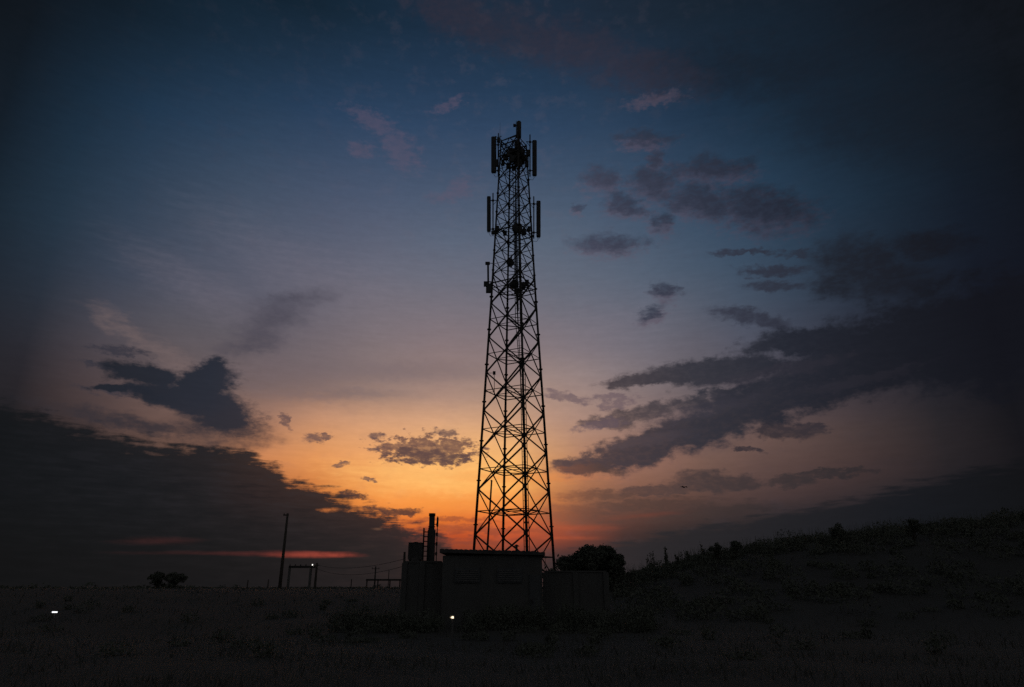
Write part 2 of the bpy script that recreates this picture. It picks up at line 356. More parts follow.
# ------------------------------------------------------------------ materials
def mat(name, c1, c2=None, scale=3.0, rough=0.8, metal=0.0, bump=0.0, detail=5.0, stretch=(1, 1, 1)):
    m = bpy.data.materials.new(name); m.use_nodes = True
    nt = m.node_tree; b = nt.nodes['Principled BSDF']
    b.inputs['Roughness'].default_value = rough; b.inputs['Metallic'].default_value = metal
    b.inputs['Specular IOR Level'].default_value = 0.25
    t = nt.nodes.new('ShaderNodeTexCoord'); mp = nt.nodes.new('ShaderNodeMapping')
    mp.inputs['Scale'].default_value = stretch
    nt.links.new(t.outputs['Object'], mp.inputs[0])
    n = nt.nodes.new('ShaderNodeTexNoise'); n.inputs['Scale'].default_value = scale; n.inputs['Detail'].default_value = detail
    n.inputs['Roughness'].default_value = 0.65
    nt.links.new(mp.outputs[0], n.inputs['Vector'])
    r = nt.nodes.new('ShaderNodeValToRGB')
    r.color_ramp.elements[0].position = 0.35; r.color_ramp.elements[1].position = 0.68
    r.color_ramp.elements[0].color = (*c1, 1); r.color_ramp.elements[1].color = (*(c2 or c1), 1)
    nt.links.new(n.outputs[0], r.inputs[0]); nt.links.new(r.outputs[0], b.inputs['Base Color'])
    if bump:
        bp = nt.nodes.new('ShaderNodeBump'); bp.inputs['Strength'].default_value = bump; bp.inputs['Distance'].default_value = 0.05
        nt.links.new(n.outputs[0], bp.inputs['Height']); nt.links.new(bp.outputs[0], b.inputs['Normal'])
    return m

def glow(name, colour, strength):
    m = bpy.data.materials.new(name); m.use_nodes = True
    nt = m.node_tree; b = nt.nodes['Principled BSDF']
    b.inputs['Base Color'].default_value = (0.8, 0.8, 0.8, 1)
    b.inputs['Emission Color'].default_value = (*colour, 1); b.inputs['Emission Strength'].default_value = strength
    t = nt.nodes.new('ShaderNodeTexNoise'); t.inputs['Scale'].default_value = 30
    r = nt.nodes.new('ShaderNodeMapRange'); r.inputs[3].default_value = strength * 0.85; r.inputs[4].default_value = strength * 1.15
    nt.links.new(t.outputs[0], r.inputs[0]); nt.links.new(r.outputs[0], b.inputs['Emission Strength'])
    return m

GROUND = mat('dry_field', (0.044, 0.042, 0.038), (0.050, 0.048, 0.043), 0.5, 1.0, bump=0.15, detail=9)
GRASS = mat('dry_grass', (0.078, 0.076, 0.066), (0.088, 0.085, 0.073), 1.2, 0.95)
LEAF = mat('leaf', (0.080, 0.086, 0.064), (0.105, 0.108, 0.084), 2.0, 0.85)
BARK = mat('bark', (0.07, 0.06, 0.05), (0.09, 0.075, 0.06), 9.0, 0.95, bump=0.5)
STEEL = mat('weathered_steel', (0.028, 0.027, 0.026), (0.050, 0.043, 0.038), 5.0, 0.75, 0.0)
ANT = mat('antenna_plastic', (0.034, 0.034, 0.036), (0.050, 0.050, 0.051), 3.0, 0.6)
MESH_ = mat('cable_black', (0.03, 0.03, 0.03), (0.05, 0.05, 0.05), 12.0, 0.8)
PLASTER = mat('stained_plaster', (0.080, 0.077, 0.072), (0.098, 0.094, 0.088), 1.4, 0.95, bump=0.2, stretch=(1, 1, 0.4))
ROOF = mat('roof_sheet', (0.05, 0.048, 0.047), (0.09, 0.08, 0.075), 2.5, 0.8)
CONC = mat('raw_concrete', (0.09, 0.085, 0.08), (0.14, 0.13, 0.12), 3.5, 0.95, bump=0.2)
WOOD = mat('pole_wood', (0.05, 0.042, 0.035), (0.08, 0.068, 0.055), 6.0, 0.95, stretch=(4, 4, 0.5))
PANE = mat('dark_window_glass', (0.02, 0.02, 0.022), (0.03, 0.03, 0.03), 2.0, 0.15)
DOORM = mat('painted_door', (0.06, 0.062, 0.063), (0.085, 0.087, 0.088), 2.0, 0.6)
FEATHER = mat('dark_feather', (0.015, 0.013, 0.013), (0.03, 0.025, 0.025), 8.0, 0.9)
LAMP_W = glow('cool_lamp', (0.95, 0.97, 1.0), 1.4)
LAMP_Y = glow('warm_lamp', (1.0, 0.82, 0.58), 1.7)
LAMP_D = glow('small_lamp', (1.0, 0.95, 0.85), 2.2)

# ------------------------------------------------------------------ mesh helpers
class MB:
    def __init__(s): s.v = []; s.f = []
    def add(s, vs, fs):
        o = len(s.v); s.v += [tuple(v) for v in vs]; s.f += [tuple(i + o for i in f) for f in fs]; return s
    def box(s, a, b):
        x0, y0, z0 = a; x1, y1, z1 = b
        return s.add([(x0,y0,z0),(x1,y0,z0),(x1,y1,z0),(x0,y1,z0),(x0,y0,z1),(x1,y0,z1),(x1,y1,z1),(x0,y1,z1)],
                     [(0,3,2,1),(4,5,6,7),(0,1,5,4),(1,2,6,5),(2,3,7,6),(3,0,4,7)])
    def tube(s, pts, rad, n=6):
        pts = [Vector(p) for p in pts]
        if not hasattr(rad, '__len__'): rad = [rad] * len(pts)
        vs = []; fs = []
        for i, p in enumerate(pts):
            t = (pts[min(i + 1, len(pts) - 1)] - pts[max(i - 1, 0)]).normalized()
            a = t.cross(Vector((0, 0, 1)) if abs(t.z) < 0.9 else Vector((1, 0, 0))).normalized(); b = t.cross(a)
            for k in range(n):
                q = 2 * math.pi * k / n
                vs.append(p + (a * math.cos(q) + b * math.sin(q)) * rad[i])
        for i in range(len(pts) - 1):
            for k in range(n):
                fs.append((i*n+k, i*n+(k+1)%n, (i+1)*n+(k+1)%n, (i+1)*n+k))
        fs.append(tuple(range(n - 1, -1, -1))); fs.append(tuple(range((len(pts)-1)*n, len(pts)*n)))
        return s.add(vs, fs)
    def angle(s, p, q, w, inward):
        """an L-section steel bar from p to q"""
        p, q = Vector(p), Vector(q); t = (q - p).normalized()
        a = (Vector(inward) - t * Vector(inward).dot(t)).normalized(); b = t.cross(a); th = w * 0.18
        prof = [(0, 0), (w, 0), (w, th), (th, th), (th, w), (0, w)]
        vs = [e + a * (x - w/2) + b * (y - w/2) for e in (p, q) for x, y in prof]
        fs = [(k, (k+1)%6, 6+(k+1)%6, 6+k) for k in range(6)] + [(5,4,3,2,1,0), (6,7,8,9,10,11)]
        return s.add(vs, fs)
    def build(s, name, material, parent=None, smooth_=False, origin=None):
        me = bpy.data.meshes.new(name)
        vs = s.v if origin is None else [tuple(Vector(v) - Vector(origin)) for v in s.v]
        me.from_pydata(vs, [], s.f); me.materials.append(material); me.update()
        if smooth_:
            for p in me.polygons: p.use_smooth = True
        o = bpy.data.objects.new(name, me); COL.objects.link(o)
        if origin is not None: o.location = origin
        if parent is not None:
            o.parent = parent
        return o

def thing(name, label, cat, loc=(0, 0, 0), group=None):
    o = bpy.data.objects.new(name, None); COL.objects.link(o); o.location = loc
    o.empty_display_size = 0.3
    o['label'] = label; o['category'] = cat
    if group: o['group'] = group
    return o

def tag(o, label, cat, group=None):
    o['label'] = label; o['category'] = cat
    if group: o['group'] = group
    return o

# ------------------------------------------------------------------ terrain
YR = 52.0
ridge = [(560, 590), (610, 586), (640, 577), (680, 568), (720, 558), (760, 551), (800, 545), (860, 538), (920, 532), (980, 526), (1024, 520), (1120, 508), (1300, 500)]
RX = [at(x, y, YR).x for x, y in ridge]; RZ = [max(0.0, at(x, y, YR).z) for x, y in ridge]

def ground_z(x, y):
    h = np.interp(x, RX, RZ)
    t = np.clip((y - 24.0) / (YR - 24.0), 0, 1); t = t * t * (3 - 2 * t)
    u = np.clip((y - 75.0) / 120.0, 0, 1); u = 1 - u * u * (3 - 2 * u)
    z = h * t * u
    r = np.hypot(x, y)
    amp = np.clip((r - 6) / 20, 0, 1) * 0.06
    z = z + amp * (np.sin(x * 0.7 + 1.3 * np.sin(y * 0.31)) + np.sin(y * 0.53 + x * 0.21)) * 0.5
    return z

def gz(x, y): return float(ground_z(np.array(float(x)), np.array(float(y))))

gx = np.concatenate([-np.geomspace(3000, 60, 26), np.linspace(-58, 78, 150), np.geomspace(80, 3000, 26)])
gy = np.concatenate([-np.geomspace(600, 12, 10), np.linspace(-10, 90, 120), np.geomspace(92, 4000, 40)])
X, Y = np.meshgrid(gx, gy)
Z = ground_z(X, Y)
nx, ny = len(gx), len(gy)
me = bpy.data.meshes.new('ground')
idx = np.arange(nx * ny).reshape(ny, nx)
fc = np.stack([idx[:-1, :-1], idx[:-1, 1:], idx[1:, 1:], idx[1:, :-1]], -1).reshape(-1, 4)
me.from_pydata(np.stack([X, Y, Z], -1).reshape(-1, 3).tolist(), [], fc.tolist())
me.materials.append(GROUND); me.polygons.foreach_set('use_smooth', [True] * len(me.polygons)); me.update()
g = bpy.data.objects.new('ground', me); COL.objects.link(g); g['kind'] = 'structure'

# ------------------------------------------------------------------ plants
def leaf_quads(pts, size, rng, up=0.0):
    n = len(pts)
    a = rng.normal(size=(n, 3)); a[:, 2] += up; a /= np.linalg.norm(a, axis=1)[:, None]
    b = np.cross(a, rng.normal(size=(n, 3))); b /= np.linalg.norm(b, axis=1)[:, None]
    s = size * rng.uniform(0.55, 1.3, (n, 1))
    q = np.stack([pts - a * s, pts + b * s * 0.42, pts + a * s, pts - b * s * 0.42], 1)
    return q

def quads_obj(name, q, material, parent=None, origin=(0, 0, 0)):
    n = len(q); me = bpy.data.meshes.new(name)
    v = (q.reshape(-1, 3) - np.array(origin)).astype(np.float32)
    me.vertices.add(n * 4); me.vertices.foreach_set('co', v.ravel())
    me.loops.add(n * 4); me.loops.foreach_set('vertex_index', np.arange(n * 4, dtype=np.int32))
    me.polygons.add(n); me.polygons.foreach_set('loop_start', np.arange(0, n * 4, 4, dtype=np.int32))
    me.materials.append(material); me.update(); me.validate()
    o = bpy.data.objects.new(name, me); COL.objects.link(o); o.location = origin
    if parent is not None: o.parent = parent
    return o

def crown_points(rng, clumps, n):
    """clumps: list of (centre, radius vector); leaves gather on ragged clumps"""
    out = []
    w = np.array([np.prod(c[1]) ** 0.66 for c in clumps]); w = w / w.sum()
    for (c, r), k in zip(clumps, (w * n).astype(int)):
        d = rng.normal(size=(k, 3)); d /= np.linalg.norm(d, axis=1)[:, None]
        rad = rng.uniform(0.35, 1.0, (k, 1)) ** 0.6 * (1 + 0.25 * rng.normal(size=(k, 1)) * 0.6)
        out.append(np.array(c) + d * rad * np.array(r))
    return np.concatenate(out)

def broad_tree(name, label, cat, base, height, width, seed, n=9000, leaf=0.09, group=None, dome=True, trunk_h=0.3):
    rng = np.random.default_rng(seed)
    root = thing(name, label, cat, base, group)
    cl = []; tips = []
    nc = 60
    for i in range(nc):
        a = rng.uniform(0, 2 * math.pi); rr = math.sqrt(rng.uniform(0, 1)) * 0.43 * width
        top = height * (0.90 - 0.42 * (rr / (0.5 * width)) ** 2.2)
        z = rng.uniform(height * trunk_h, top)
        if i % 2: z = top
        c = (rr * math.cos(a), rr * math.sin(a), z)
        r = rng.uniform(0.07, 0.13) * width
        cl.append((c, (r, r, r * 0.72))); tips.append(c)
    for zc, rc in ((0.80, .15), (0.62, .2)): cl.append(((0.03 * width, 0, height * zc), (rc * width, rc * width, rc * width * .8)))
    for i in range(60):                                        # small sprays that break the outline
        c, r = cl[rng.integers(nc)]
        d = rng.normal(size=3); d[2] = abs(d[2]) * 1.1; d /= np.linalg.norm(d)
        s = rng.uniform(0.03, 0.06) * width
        cl.append((tuple(np.array(c) + d * np.array(r) * 1.05), (s, s, s * 1.2)))
    q = leaf_quads(crown_points(rng, cl, n), leaf, rng)
    quads_obj('crown', q, LEAF, root)
    t = MB(); r0 = 0.035 * height + 0.03
    t.tube([(0, 0, -0.15), (0.05, 0, height * 0.2), (0.02, 0.05, height * 0.42), (0.06, 0, height * 0.75)], [r0 * 1.3, r0, r0 * 0.7, r0 * 0.15], 8)
    for c in tips:
        z0 = height * rng.uniform(0.15, 0.42)
        mid = (c[0] * 0.5, c[1] * 0.5, (z0 + c[2]) * 0.5 + 0.05 * height)
        t.tube([(0.03, 0, z0), mid, c], [r0 * 0.45, r0 * 0.3, r0 * 0.08], 5)
    t.build('trunk', BARK, root, True)
    return root

def shrub(name, label, base, h, w, seed, n=1500, leaf=0.06, group=None, cat='shrub'):
    rng = np.random.default_rng(seed)
    root = thing(name, label, cat, base, group)
    cl = []; t = MB()
    for i in range(11):
        a = rng.uniform(0, 6.28); rr = rng.uniform(0, 0.4) * w
        z = h * rng.uniform(0.3, 0.95) * (1 - 0.4 * rr / (0.5 * w))
        c = (rr * math.cos(a), rr * math.sin(a), z); r = w * rng.uniform(0.08, 0.2)
        cl.append((c, (r, r, r * 0.9))); t.tube([(0, 0, -0.1), (c[0] * 0.4, c[1] * 0.4, z * 0.55), c], [0.03, 0.02, 0.006], 4)
    quads_obj('foliage', leaf_quads(crown_points(rng, cl, n), leaf, rng), LEAF, root)
    t.build('stem', BARK, root)
    return root

def reed_plant(name, label, base, h, seed, stems=7, spread=0.35, group=None):
    rng = np.random.default_rng(seed)
    root = thing(name, label, 'plant', base, group)
    t = MB(); q = []
    for i in range(stems):
        a = rng.uniform(0, 6.28); l = rng.uniform(0, spread); hh = h * rng.uniform(0.55, 1.0)
        p = [(0.06 * math.cos(a), 0.06 * math.sin(a), -0.05), (l * 0.4 * math.cos(a), l * 0.4 * math.sin(a), hh * 0.6), (l * math.cos(a), l * math.sin(a), hh)]
        t.tube(p, [0.022, 0.016, 0.004], 4)
        k = 26
        for j in range(k):
            u = rng.uniform(0.15, 1.0); c = np.array(p[0]) * (1 - u) + np.array(p[2]) * u
            q.append(c + rng.normal(size=3) * 0.035)
    quads_obj('leaves', leaf_quads(np.array(q), 0.10, rng, 1.0), LEAF, root)
    t.build('stem', BARK, root)
    return root

def ground_at(px, Y):
    p = at(px, 580, Y); return (p.x, Y, gz(p.x, Y))

# domed tree right of the building
b = ground_at(594, 47.0); topz = at(592, 545, 47.0).z
broad_tree('domed_tree', 'dense domed broadleaf tree standing close right of the lattice tower', 'tree', b, topz - b[2] - 0.24, 4.7, 11, n=34000, leaf=0.10, trunk_h=0.12)

# pair of far trees at left
for px, top, wpx, lab, sd in ((157, 571.5, 18, 'small dark tree, left one of the pair on the far left horizon', 21), (175, 572, 22, 'small dark tree, right one of the pair on the far left horizon', 22)):
    b = ground_at(px, 120.0); z = at(px, top, 120.0).z
    broad_tree('horizon_tree', lab, 'tree', b, z - b[2], wpx * 0.175, sd, n=2600, leaf=0.16, group='pair of trees on the left horizon', trunk_h=0.1)

# hillside scrub along the right-hand rise: one uncountable mass
rng = np.random.default_rng(5)
qs = []
for i in range(520):
    px = rng.uniform(604, 1110); Yp = YR + rng.normal() * 4.0 if i % 3 else rng.uniform(30, 50)
    p = at(px, 560, Yp); z = gz(p.x, Yp)
    hgt = rng.uniform(0.25, 0.75) * (1.0 if px < 760 else 1.15) * (1.5 if rng.random() < 0.10 else 1)
    wd = rng.uniform(0.35, 1.0)
    k = 150
    d = rng.normal(size=(k, 3)); d /= np.linalg.norm(d, axis=1)[:, None]
    pt = d * rng.uniform(0.3, 1.0, (k, 1)) ** 0.5 * np.array([wd, wd, hgt * 0.62]) + np.array([p.x, Yp, z + hgt * 0.38])
    qs.append(leaf_quads(pt, 0.085, rng, 0.6))
for i in range(1500):                                           # thin upright stalks standing out of it
    px = rng.uniform(615, 1110); Yp = YR + rng.normal() * 3.0
    p = at(px, 560, Yp); z = gz(p.x, Yp); h = rng.uniform(0.5, 1.25); k = 5
    lean = rng.normal(size=2) * 0.12
    a = np.array([p.x, Yp, z]); tip = a + np.array([lean[0], lean[1], h])
    sd = np.array([0.012, 0, 0])
    qs.append(np.array([[a - sd, a + sd, tip + sd * 0.3, tip - sd * 0.3]]))
scrub = quads_obj('hillside_scrub', np.concatenate(qs), LEAF, None)
scrub['kind'] = 'stuff'; scrub['label'] = 'dark scrub covering the rise on the right'

# plants one can pick out on the skyline
b = ground_at(738, 48); shrub('shrub', 'bushy shrub poking above the left end of the dark hillside skyline', b, at(738, 537, 48).z - b[2], 1.5, 31, 2400)
b = ground_at(922, 46); shrub('shrub', 'tallest shrub on the hillside skyline at far right', b, at(922, 513, 46).z - b[2], 1.5, 32, 2400)
b = ground_at(848, 46); shrub('shrub', 'low wide shrub midway along the hillside skyline', b, at(848, 524, 46).z - b[2], 2.2, 33, 3000)
b = ground_at(720, 49); shrub('shrub', 'small shrub just left of the bushy one on the hillside skyline', b, at(722, 542, 49).z - b[2], 1.1, 34, 1600)
reeds = [(652, 551, 'thin sapling of bare stems first right of the domed tree'), (667, 545, 'tallest thin sapling between the domed tree and the hillside'),
         (680, 553, 'short leafy sapling midway between the domed tree and the hillside'), (690, 549, 'slender sapling at the foot of the hillside'),
         (706, 540, 'slender sapling just left of the small hillside shrub')]
for i, (px, ty, lab) in enumerate(reeds):
    b = ground_at(px, 50); reed_plant('sapling', lab, b, at(px, ty, 50).z - b[2], 41 + i, stems=5 + (i == 1) * 2, spread=0.3, group='saplings at the foot of the hillside')
for px, ty, lab, sd in ((548, 549, 'wispy plant at the right end of the shed roof line', 51), (556, 553, 'ragged plant between the shed and the domed tree', 52)):
    b = ground_at(px, 33); reed_plant('weed', lab, b, at(px, ty, 33).z - b[2], sd, stems=9, spread=0.4)

# rank growth along the foot of the walls and out into the field: one uncountable mass
qs = []
for i in range(260):
    if i < 130:
        x = rng.uniform(-6.6, 5.5); Yp = rng.uniform(26.6, 28.7); hgt = rng.uniform(0.25, 0.95)
    else:
        x = rng.uniform(-26, 30); Yp = rng.uniform(17, 40); hgt = rng.uniform(0.12, 0.4)
        if -8 < x < 7 and Yp > 27: Yp = 20 + (Yp - 17) * .3
    if abs(x + 15.1) < 1.2 or abs(x + 2.2) < .5: continue
    wd = rng.uniform(0.2, 0.6); k = int(90 + 120 * hgt)
    d = rng.normal(size=(k, 3)); d /= np.linalg.norm(d, axis=1)[:, None]
    pt = d * rng.uniform(0.2, 1.0, (k, 1)) ** 0.5 * np.array([wd, wd * .7, hgt * 0.55]) + np.array([x, Yp, gz(x, Yp) + hgt * 0.45])
    qs.append(leaf_quads(pt, 0.055, rng, 0.8))
    for j in range(5):
        a0 = np.array([x + rng.normal() * wd * .6, Yp, gz(x, Yp)]); tp0 = a0 + np.array([rng.normal() * .1, 0, hgt * rng.uniform(1.0, 1.7)]); sd = np.array([.008, 0, 0])
        qs.append(np.array([[a0 - sd, a0 + sd, tp0 + sd * .3, tp0 - sd * .3]]))
wg = quads_obj('rank_weeds', np.concatenate(qs), LEAF, None); wg['kind'] = 'stuff'; wg['label'] = 'rank weeds along the foot of the shed and walls'

# far scrub belt all along the horizon
qs = []
for i in range(1100):
    a = rng.uniform(-46, 46); d = rng.uniform(190, 330)
    x, y = d * math.sin(R(a)), d * math.cos(R(a)); h = rng.uniform(0.8, 1.9) * (1.6 if rng.random() < 0.08 else 1); w = rng.uniform(1.5, 4.0)
    k = 46
    dd = rng.normal(size=(k, 3)); dd /= np.linalg.norm(dd, axis=1)[:, None]
    qs.append(leaf_quads(dd * rng.uniform(0.3, 1, (k, 1)) ** 0.5 * np.array([w, w, h * 0.6]) + np.array([x, y, gz(x, y) + h * 0.35]), 0.40, rng, 0.3))
belt = quads_obj('distant_scrub', np.concatenate(qs), LEAF, None); belt['kind'] = 'stuff'; belt['label'] = 'low scrub belt along the dark horizon'

# field grass
n = 42000
a = rng.uniform(-50, 50, n); d = 6.5 * (70 / 6.5) ** rng.uniform(0, 1, n)
x = d * np.sin(np.radians(a)); y = d * np.cos(np.radians(a))
cl_ = np.sin(x * 0.9 + np.sin(y * 0.7) * 2) + np.sin(y * 1.3 + x * 0.4)
keep = rng.uniform(0, 1, n) < (0.45 + 0.3 * cl_)
x, y = x[keep], y[keep]; n = len(x); z = ground_z(x, y)
h = rng.uniform(0.06, 0.24, n) * rng.uniform(0.6, 1.3, n)
ang = rng.uniform(0, math.pi, n); w = 0.006 + 0.0006 * y
s = np.stack([np.cos(ang) * w, np.sin(ang) * w, np.zeros(n)], 1)
p = np.stack([x, y, z - 0.01], 1); tip = p + np.stack([rng.normal(size=n) * 0.3 * h, rng.normal(size=n) * 0.3 * h, h], 1)
gr = quads_obj('field_grass', np.stack([p - s, p + s, tip + s * 0.15, tip - s * 0.15], 1), GRASS); gr['kind'] = 'stuff'; gr['label'] = 'rough dry grass over the dark field'

# ------------------------------------------------------------------ the lattice tower
TS = 0.70; TY = 56.0 * TS; TX = 0.12
TH = R(16.7)
HK = [0, 26, 38.5, 42.2]; WK = [3.34, 1.97, 1.40, 1.22]
LV = [-0.69, 2.1, 5.4, 8.9, 12.1, 15.4, 18.7, 21.9, 25.1, 27.9, 29.9, 31.9, 33.9, 35.9, 37.9, 40.0, 42.2]

def tz(h): return CAM_Z + (h - CAM_Z) * TS
def rad_at(h):
    if h < 0: return (3.34 - h * 0.0527) * TS / math.cos(TH)
    return float(np.interp(h, HK, WK)) * TS / math.cos(TH)
CORN = [(math.cos(t), math.sin(t)) for t in (TH, TH + math.pi / 2, TH + math.pi, TH + 1.5 * math.pi)]   # right, far, left, near
def tp(c, h):
    r = rad_at(h); return Vector((CORN[c % 4][0] * r, CORN[c % 4][1] * r, tz(h)))

tower = thing('lattice_tower', 'tall tapering steel lattice telecom tower carrying long panel antennas, against the sunset', 'tower', (TX, TY, 0))
ZT = Vector((0, 0, 0))
for c in range(4):
    m = MB()
    m.tube([tp(c, h) for h in (-0.75, 26, 38.5, 42.3)], [0.078, 0.066, 0.05, 0.045], 10)
    h = 3.6
    for k in range(len(LV) - 2):                                # flange joints and gussets
        hm = LV[k] + (LV[k + 1] - LV[k]) * 0.22
        p = tp(c, hm)
        m.tube([p - Vector((0, 0, 0.03)), p + Vector((0, 0, 0.03))], 0.13 if hm < 26 else 0.09, 10)
    for lv in LV[1:-1]:
        p = tp(c, lv)
        for cc in (c - 1, c + 1):
            d = (tp(cc, lv) - p).normalized(); g0 = 0.10 if lv < 28 else 0.075
            t_ = Vector((-d.y, d.x, 0)) * 0.006
            vs = [p + d * g0 * 1.3 + Vector((0,0,g0*.5)), p + d * g0 * 1.3 - Vector((0,0,g0*.5)), p - Vector((0,0,g0)), p + Vector((0,0,g0))]
            m.add([v + t_ for v in vs] + [v - t_ for v in vs], [(0,1,2,3), (7,6,5,4), (0,4,5,1), (1,5,6,2), (2,6,7,3), (3,7,4,0)])
    if c in (0, 2):                                             # step bolts
        for k in range(90):
            p = tp(c, 1.5 + k * 0.45); d = Vector((CORN[c][1], -CORN[c][0], 0)) * (1 if k % 2 else -1)
            m.tube([p, p + d * 0.14], 0.009, 4)
    m.build('leg', STEEL, tower, True)

def cross(a0, b1, b0, a1):
    # intersection of a0->b1 and b0->a1 (symmetric trapezoid)
    w0 = (b0 - a0).length; w1 = (b1 - a1).length; t = w0 / (w0 + w1)
    return a0.lerp(b1, t)

for k in range(len(LV) - 1):
    lo, hi = LV[k], LV[k + 1]; sz = 0.075 if lo < 27 else 0.052
    X4 = []
    for c in range(4):
        a0, b0, a1, b1 = tp(c, lo), tp(c + 1, lo), tp(c, hi), tp(c + 1, hi)
        mid = (a0 + b1) * 0.5; inw = Vector((-mid.x, -mid.y, 0))
        off = inw.normalized() * 0.03
        m = MB(); m.angle(a0, b1, sz, inw); m.angle(b0 + off, a1 + off, sz, inw)
        x = cross(a0, b1, b0, a1); X4.append(x)
        # short redundant members from the crossing halves to the legs
        m.build('cross_brace', STEEL, tower)
    t = (X4[0].z - tz(lo)) / (tz(hi) - tz(lo)); hm = lo + (hi - lo) * t
    m = MB(); s2 = sz * 0.62
    for c in range(4):
        p, q = tp(c, hm), tp(c + 1, hm)
        m.angle(p, q, s2, -(p + q) * 0.5 + Vector((0, 0, 1e-3)))
        if k > 0: m.angle(X4[c], X4[(c + 1) % 4], s2, (0, 0, 1))
    if k > 0 and lo < 27:
        m.angle(X4[0], X4[2], s2 * 0.9, (0, 0, 1)); m.angle(X4[1] + Vector((0,0,.04)), X4[3] + Vector((0,0,.04)), s2 * 0.9, (0, 0, 1))
    m.build('ring_brace', STEEL, tower)

# apex pyramid and platforms
ap = MB()
for c in range(4):
    ap.tube([tp(c, 42.2), Vector((0.22, 0, tz(43.2)))], 0.032, 6)
    ap.tube([tp(c, 42.2), tp(c + 1, 42.2)], 0.034, 6)
    ap.tube([tp(c, 40.2), (tp(c, 42.2) + tp(c + 1, 42.2)) * 0.5], 0.024, 5)
ap.build('apex_frame', STEEL, tower)

def platform(h, out, rail):
    m = MB(); z = tz(h); r = rad_at(h) + out
    cs = [Vector((c[0] * r, c[1] * r, z)) for c in CORN]
    for c in range(4):
        m.tube([cs[c], cs[(c + 1) % 4]], 0.04, 6)
        if rail:
            up = Vector((0, 0, rail)); m.tube([cs[c] + up, cs[(c + 1) % 4] + up], 0.02, 5); m.tube([cs[c], cs[c] + up], 0.022, 5)
            md = (cs[c] + cs[(c + 1) % 4]) * 0.5; m.tube([md, md + up], 0.02, 5)
            m.tube([cs[c] + up * .5, cs[(c + 1) % 4] + up * .5], 0.014, 5)
    for i in range(1, 9):                                       # open grating bars
        t = i / 9; m.tube([cs[0].lerp(cs[1], t), cs[3].lerp(cs[2], t)], 0.014, 4)
    m.build('platform', STEEL, tower)
platform(41.7, 0.02, 0.0); platform(40.4, 0.08, 0.5); platform(32.3, 0.10, 0.0); platform(27.0, 0.12, 0.0)

# cable ladder climbing inside the near leg
m = MB()
def lp(h, dx):
    p = tp(3, h); k = (TY + 0.72 * p.y) / (TY + p.y)
    x = (TX + p.x) * k - TX; off = min(1, max(0, (h - 18) / 5.0)) * 0.22
    return Vector((x - off + dx, p.y * 0.72, p.z))
for dx in (-0.14, 0.14):
    m.tube([lp(h, dx) for h in (-0.7, 10, 18, 23, 30, 41.5)], 0.022, 5)
for k in range(98):
    h = -0.3 + k * 0.43; m.tube([lp(h, -0.14), lp(h, 0.14)], 0.011, 4)
m.build('cable_ladder', STEEL, tower)
m = MB()
for i, dx in enumerate((-0.09, -0.055, -0.02, 0.02, 0.055)):
    m.tube([lp(h, dx) + Vector((0, 0.035, 0)) for h in (18 - i * 3.4 if i < 3 else 24, 26, 33, 33 + i * 1.9)], 0.018, 5)
m.build('feeder_cable', MESH_, tower)

# hot-dip clutter: panels and their mounts, from measured photo positions
def TPx(px, py, dy=0.0):
    p = at(px, py, TY + dy); return Vector((p.x - TX, dy, p.z))

def panel(px0, px1, ptop, pbot, pipe_x, pipe_t, pipe_b, dy, leg, tilt=0.0):
    top, bot = TPx((px0 + px1) / 2, ptop, dy), TPx((px0 + px1) / 2, pbot, dy)
    w = (TPx(px1, ptop, dy).x - TPx(px0, ptop, dy).x); L_ = top.z - bot.z; d = 0.16
    sgn = 1 if top.x > 0 else -1
    m = MB()                                                    # rounded radome: an octagonal section with capped ends
    prof = [(-.5,-.25),(-.3,-.5),(.3,-.5),(.5,-.25),(.5,.3),(.42,.5),(-.42,.5),(-.5,.3)]
    rows = [(0, .80), (0.04, .97), (0.08, 1.0), (L_ - .08, 1.0), (L_ - .04, .97), (L_, .80)]
    vs = []
    for zz, s in rows:
        u = zz / L_; cx = bot.x + (top.x - bot.x) * u
        vs += [(cx + a * w * s, dy + b_ * max(d, w * 0.6) * s, bot.z + zz) for a, b_ in prof]
    fs = [(i*8+k, i*8+(k+1)%8, (i+1)*8+(k+1)%8, (i+1)*8+k) for i in range(5) for k in range(8)] + [tuple(range(7,-1,-1)), tuple(range(40,48))]
    m.add(vs, fs); a = m.build('panel_antenna', ANT, tower)
    m = MB()                                                    # connectors under the radome
    for k in (-1, 0, 1):
        m.tube([(bot.x + k * w * .25, dy, bot.z), (bot.x + k * w * .25, dy, bot.z - 0.10)], 0.018, 6)
    c0 = Vector((bot.x, dy, bot.z - 0.10)); c1 = TPx(pipe_x, pbot + 4, dy)
    m.tube([c0, c0.lerp(c1, .4) - Vector((0,0,.16)), c1, lp_near(c1)], 0.014, 5)
    m.build('jumper_cable', MESH_, a)
    pt, pb = TPx(pipe_x, pipe_t, dy), TPx(pipe_x, pipe_b, dy)
    m = MB(); m.tube([pt, pb], 0.038, 8); m.build('mount_pipe', STEEL, a)
    for u in (0.14, 0.82):
        m = MB()
        z = pb.z + (pt.z - pb.z) * u
        pp = Vector((pb.x + (pt.x - pb.x) * u, dy, z)); lg = leg_point(leg, z)
        m.tube([pp, lg], 0.026, 6); m.tube([pp + Vector((0, 0, -.35)), lg], 0.016, 5)
        m.box((pp.x - .07, dy - .06, z - .05), (pp.x + .07, dy + .06, z + .05))
        m.tube([pp, Vector((bot.x, dy, z))], 0.03, 6)
        m.build('mount_bracket', STEEL, a)
    return a

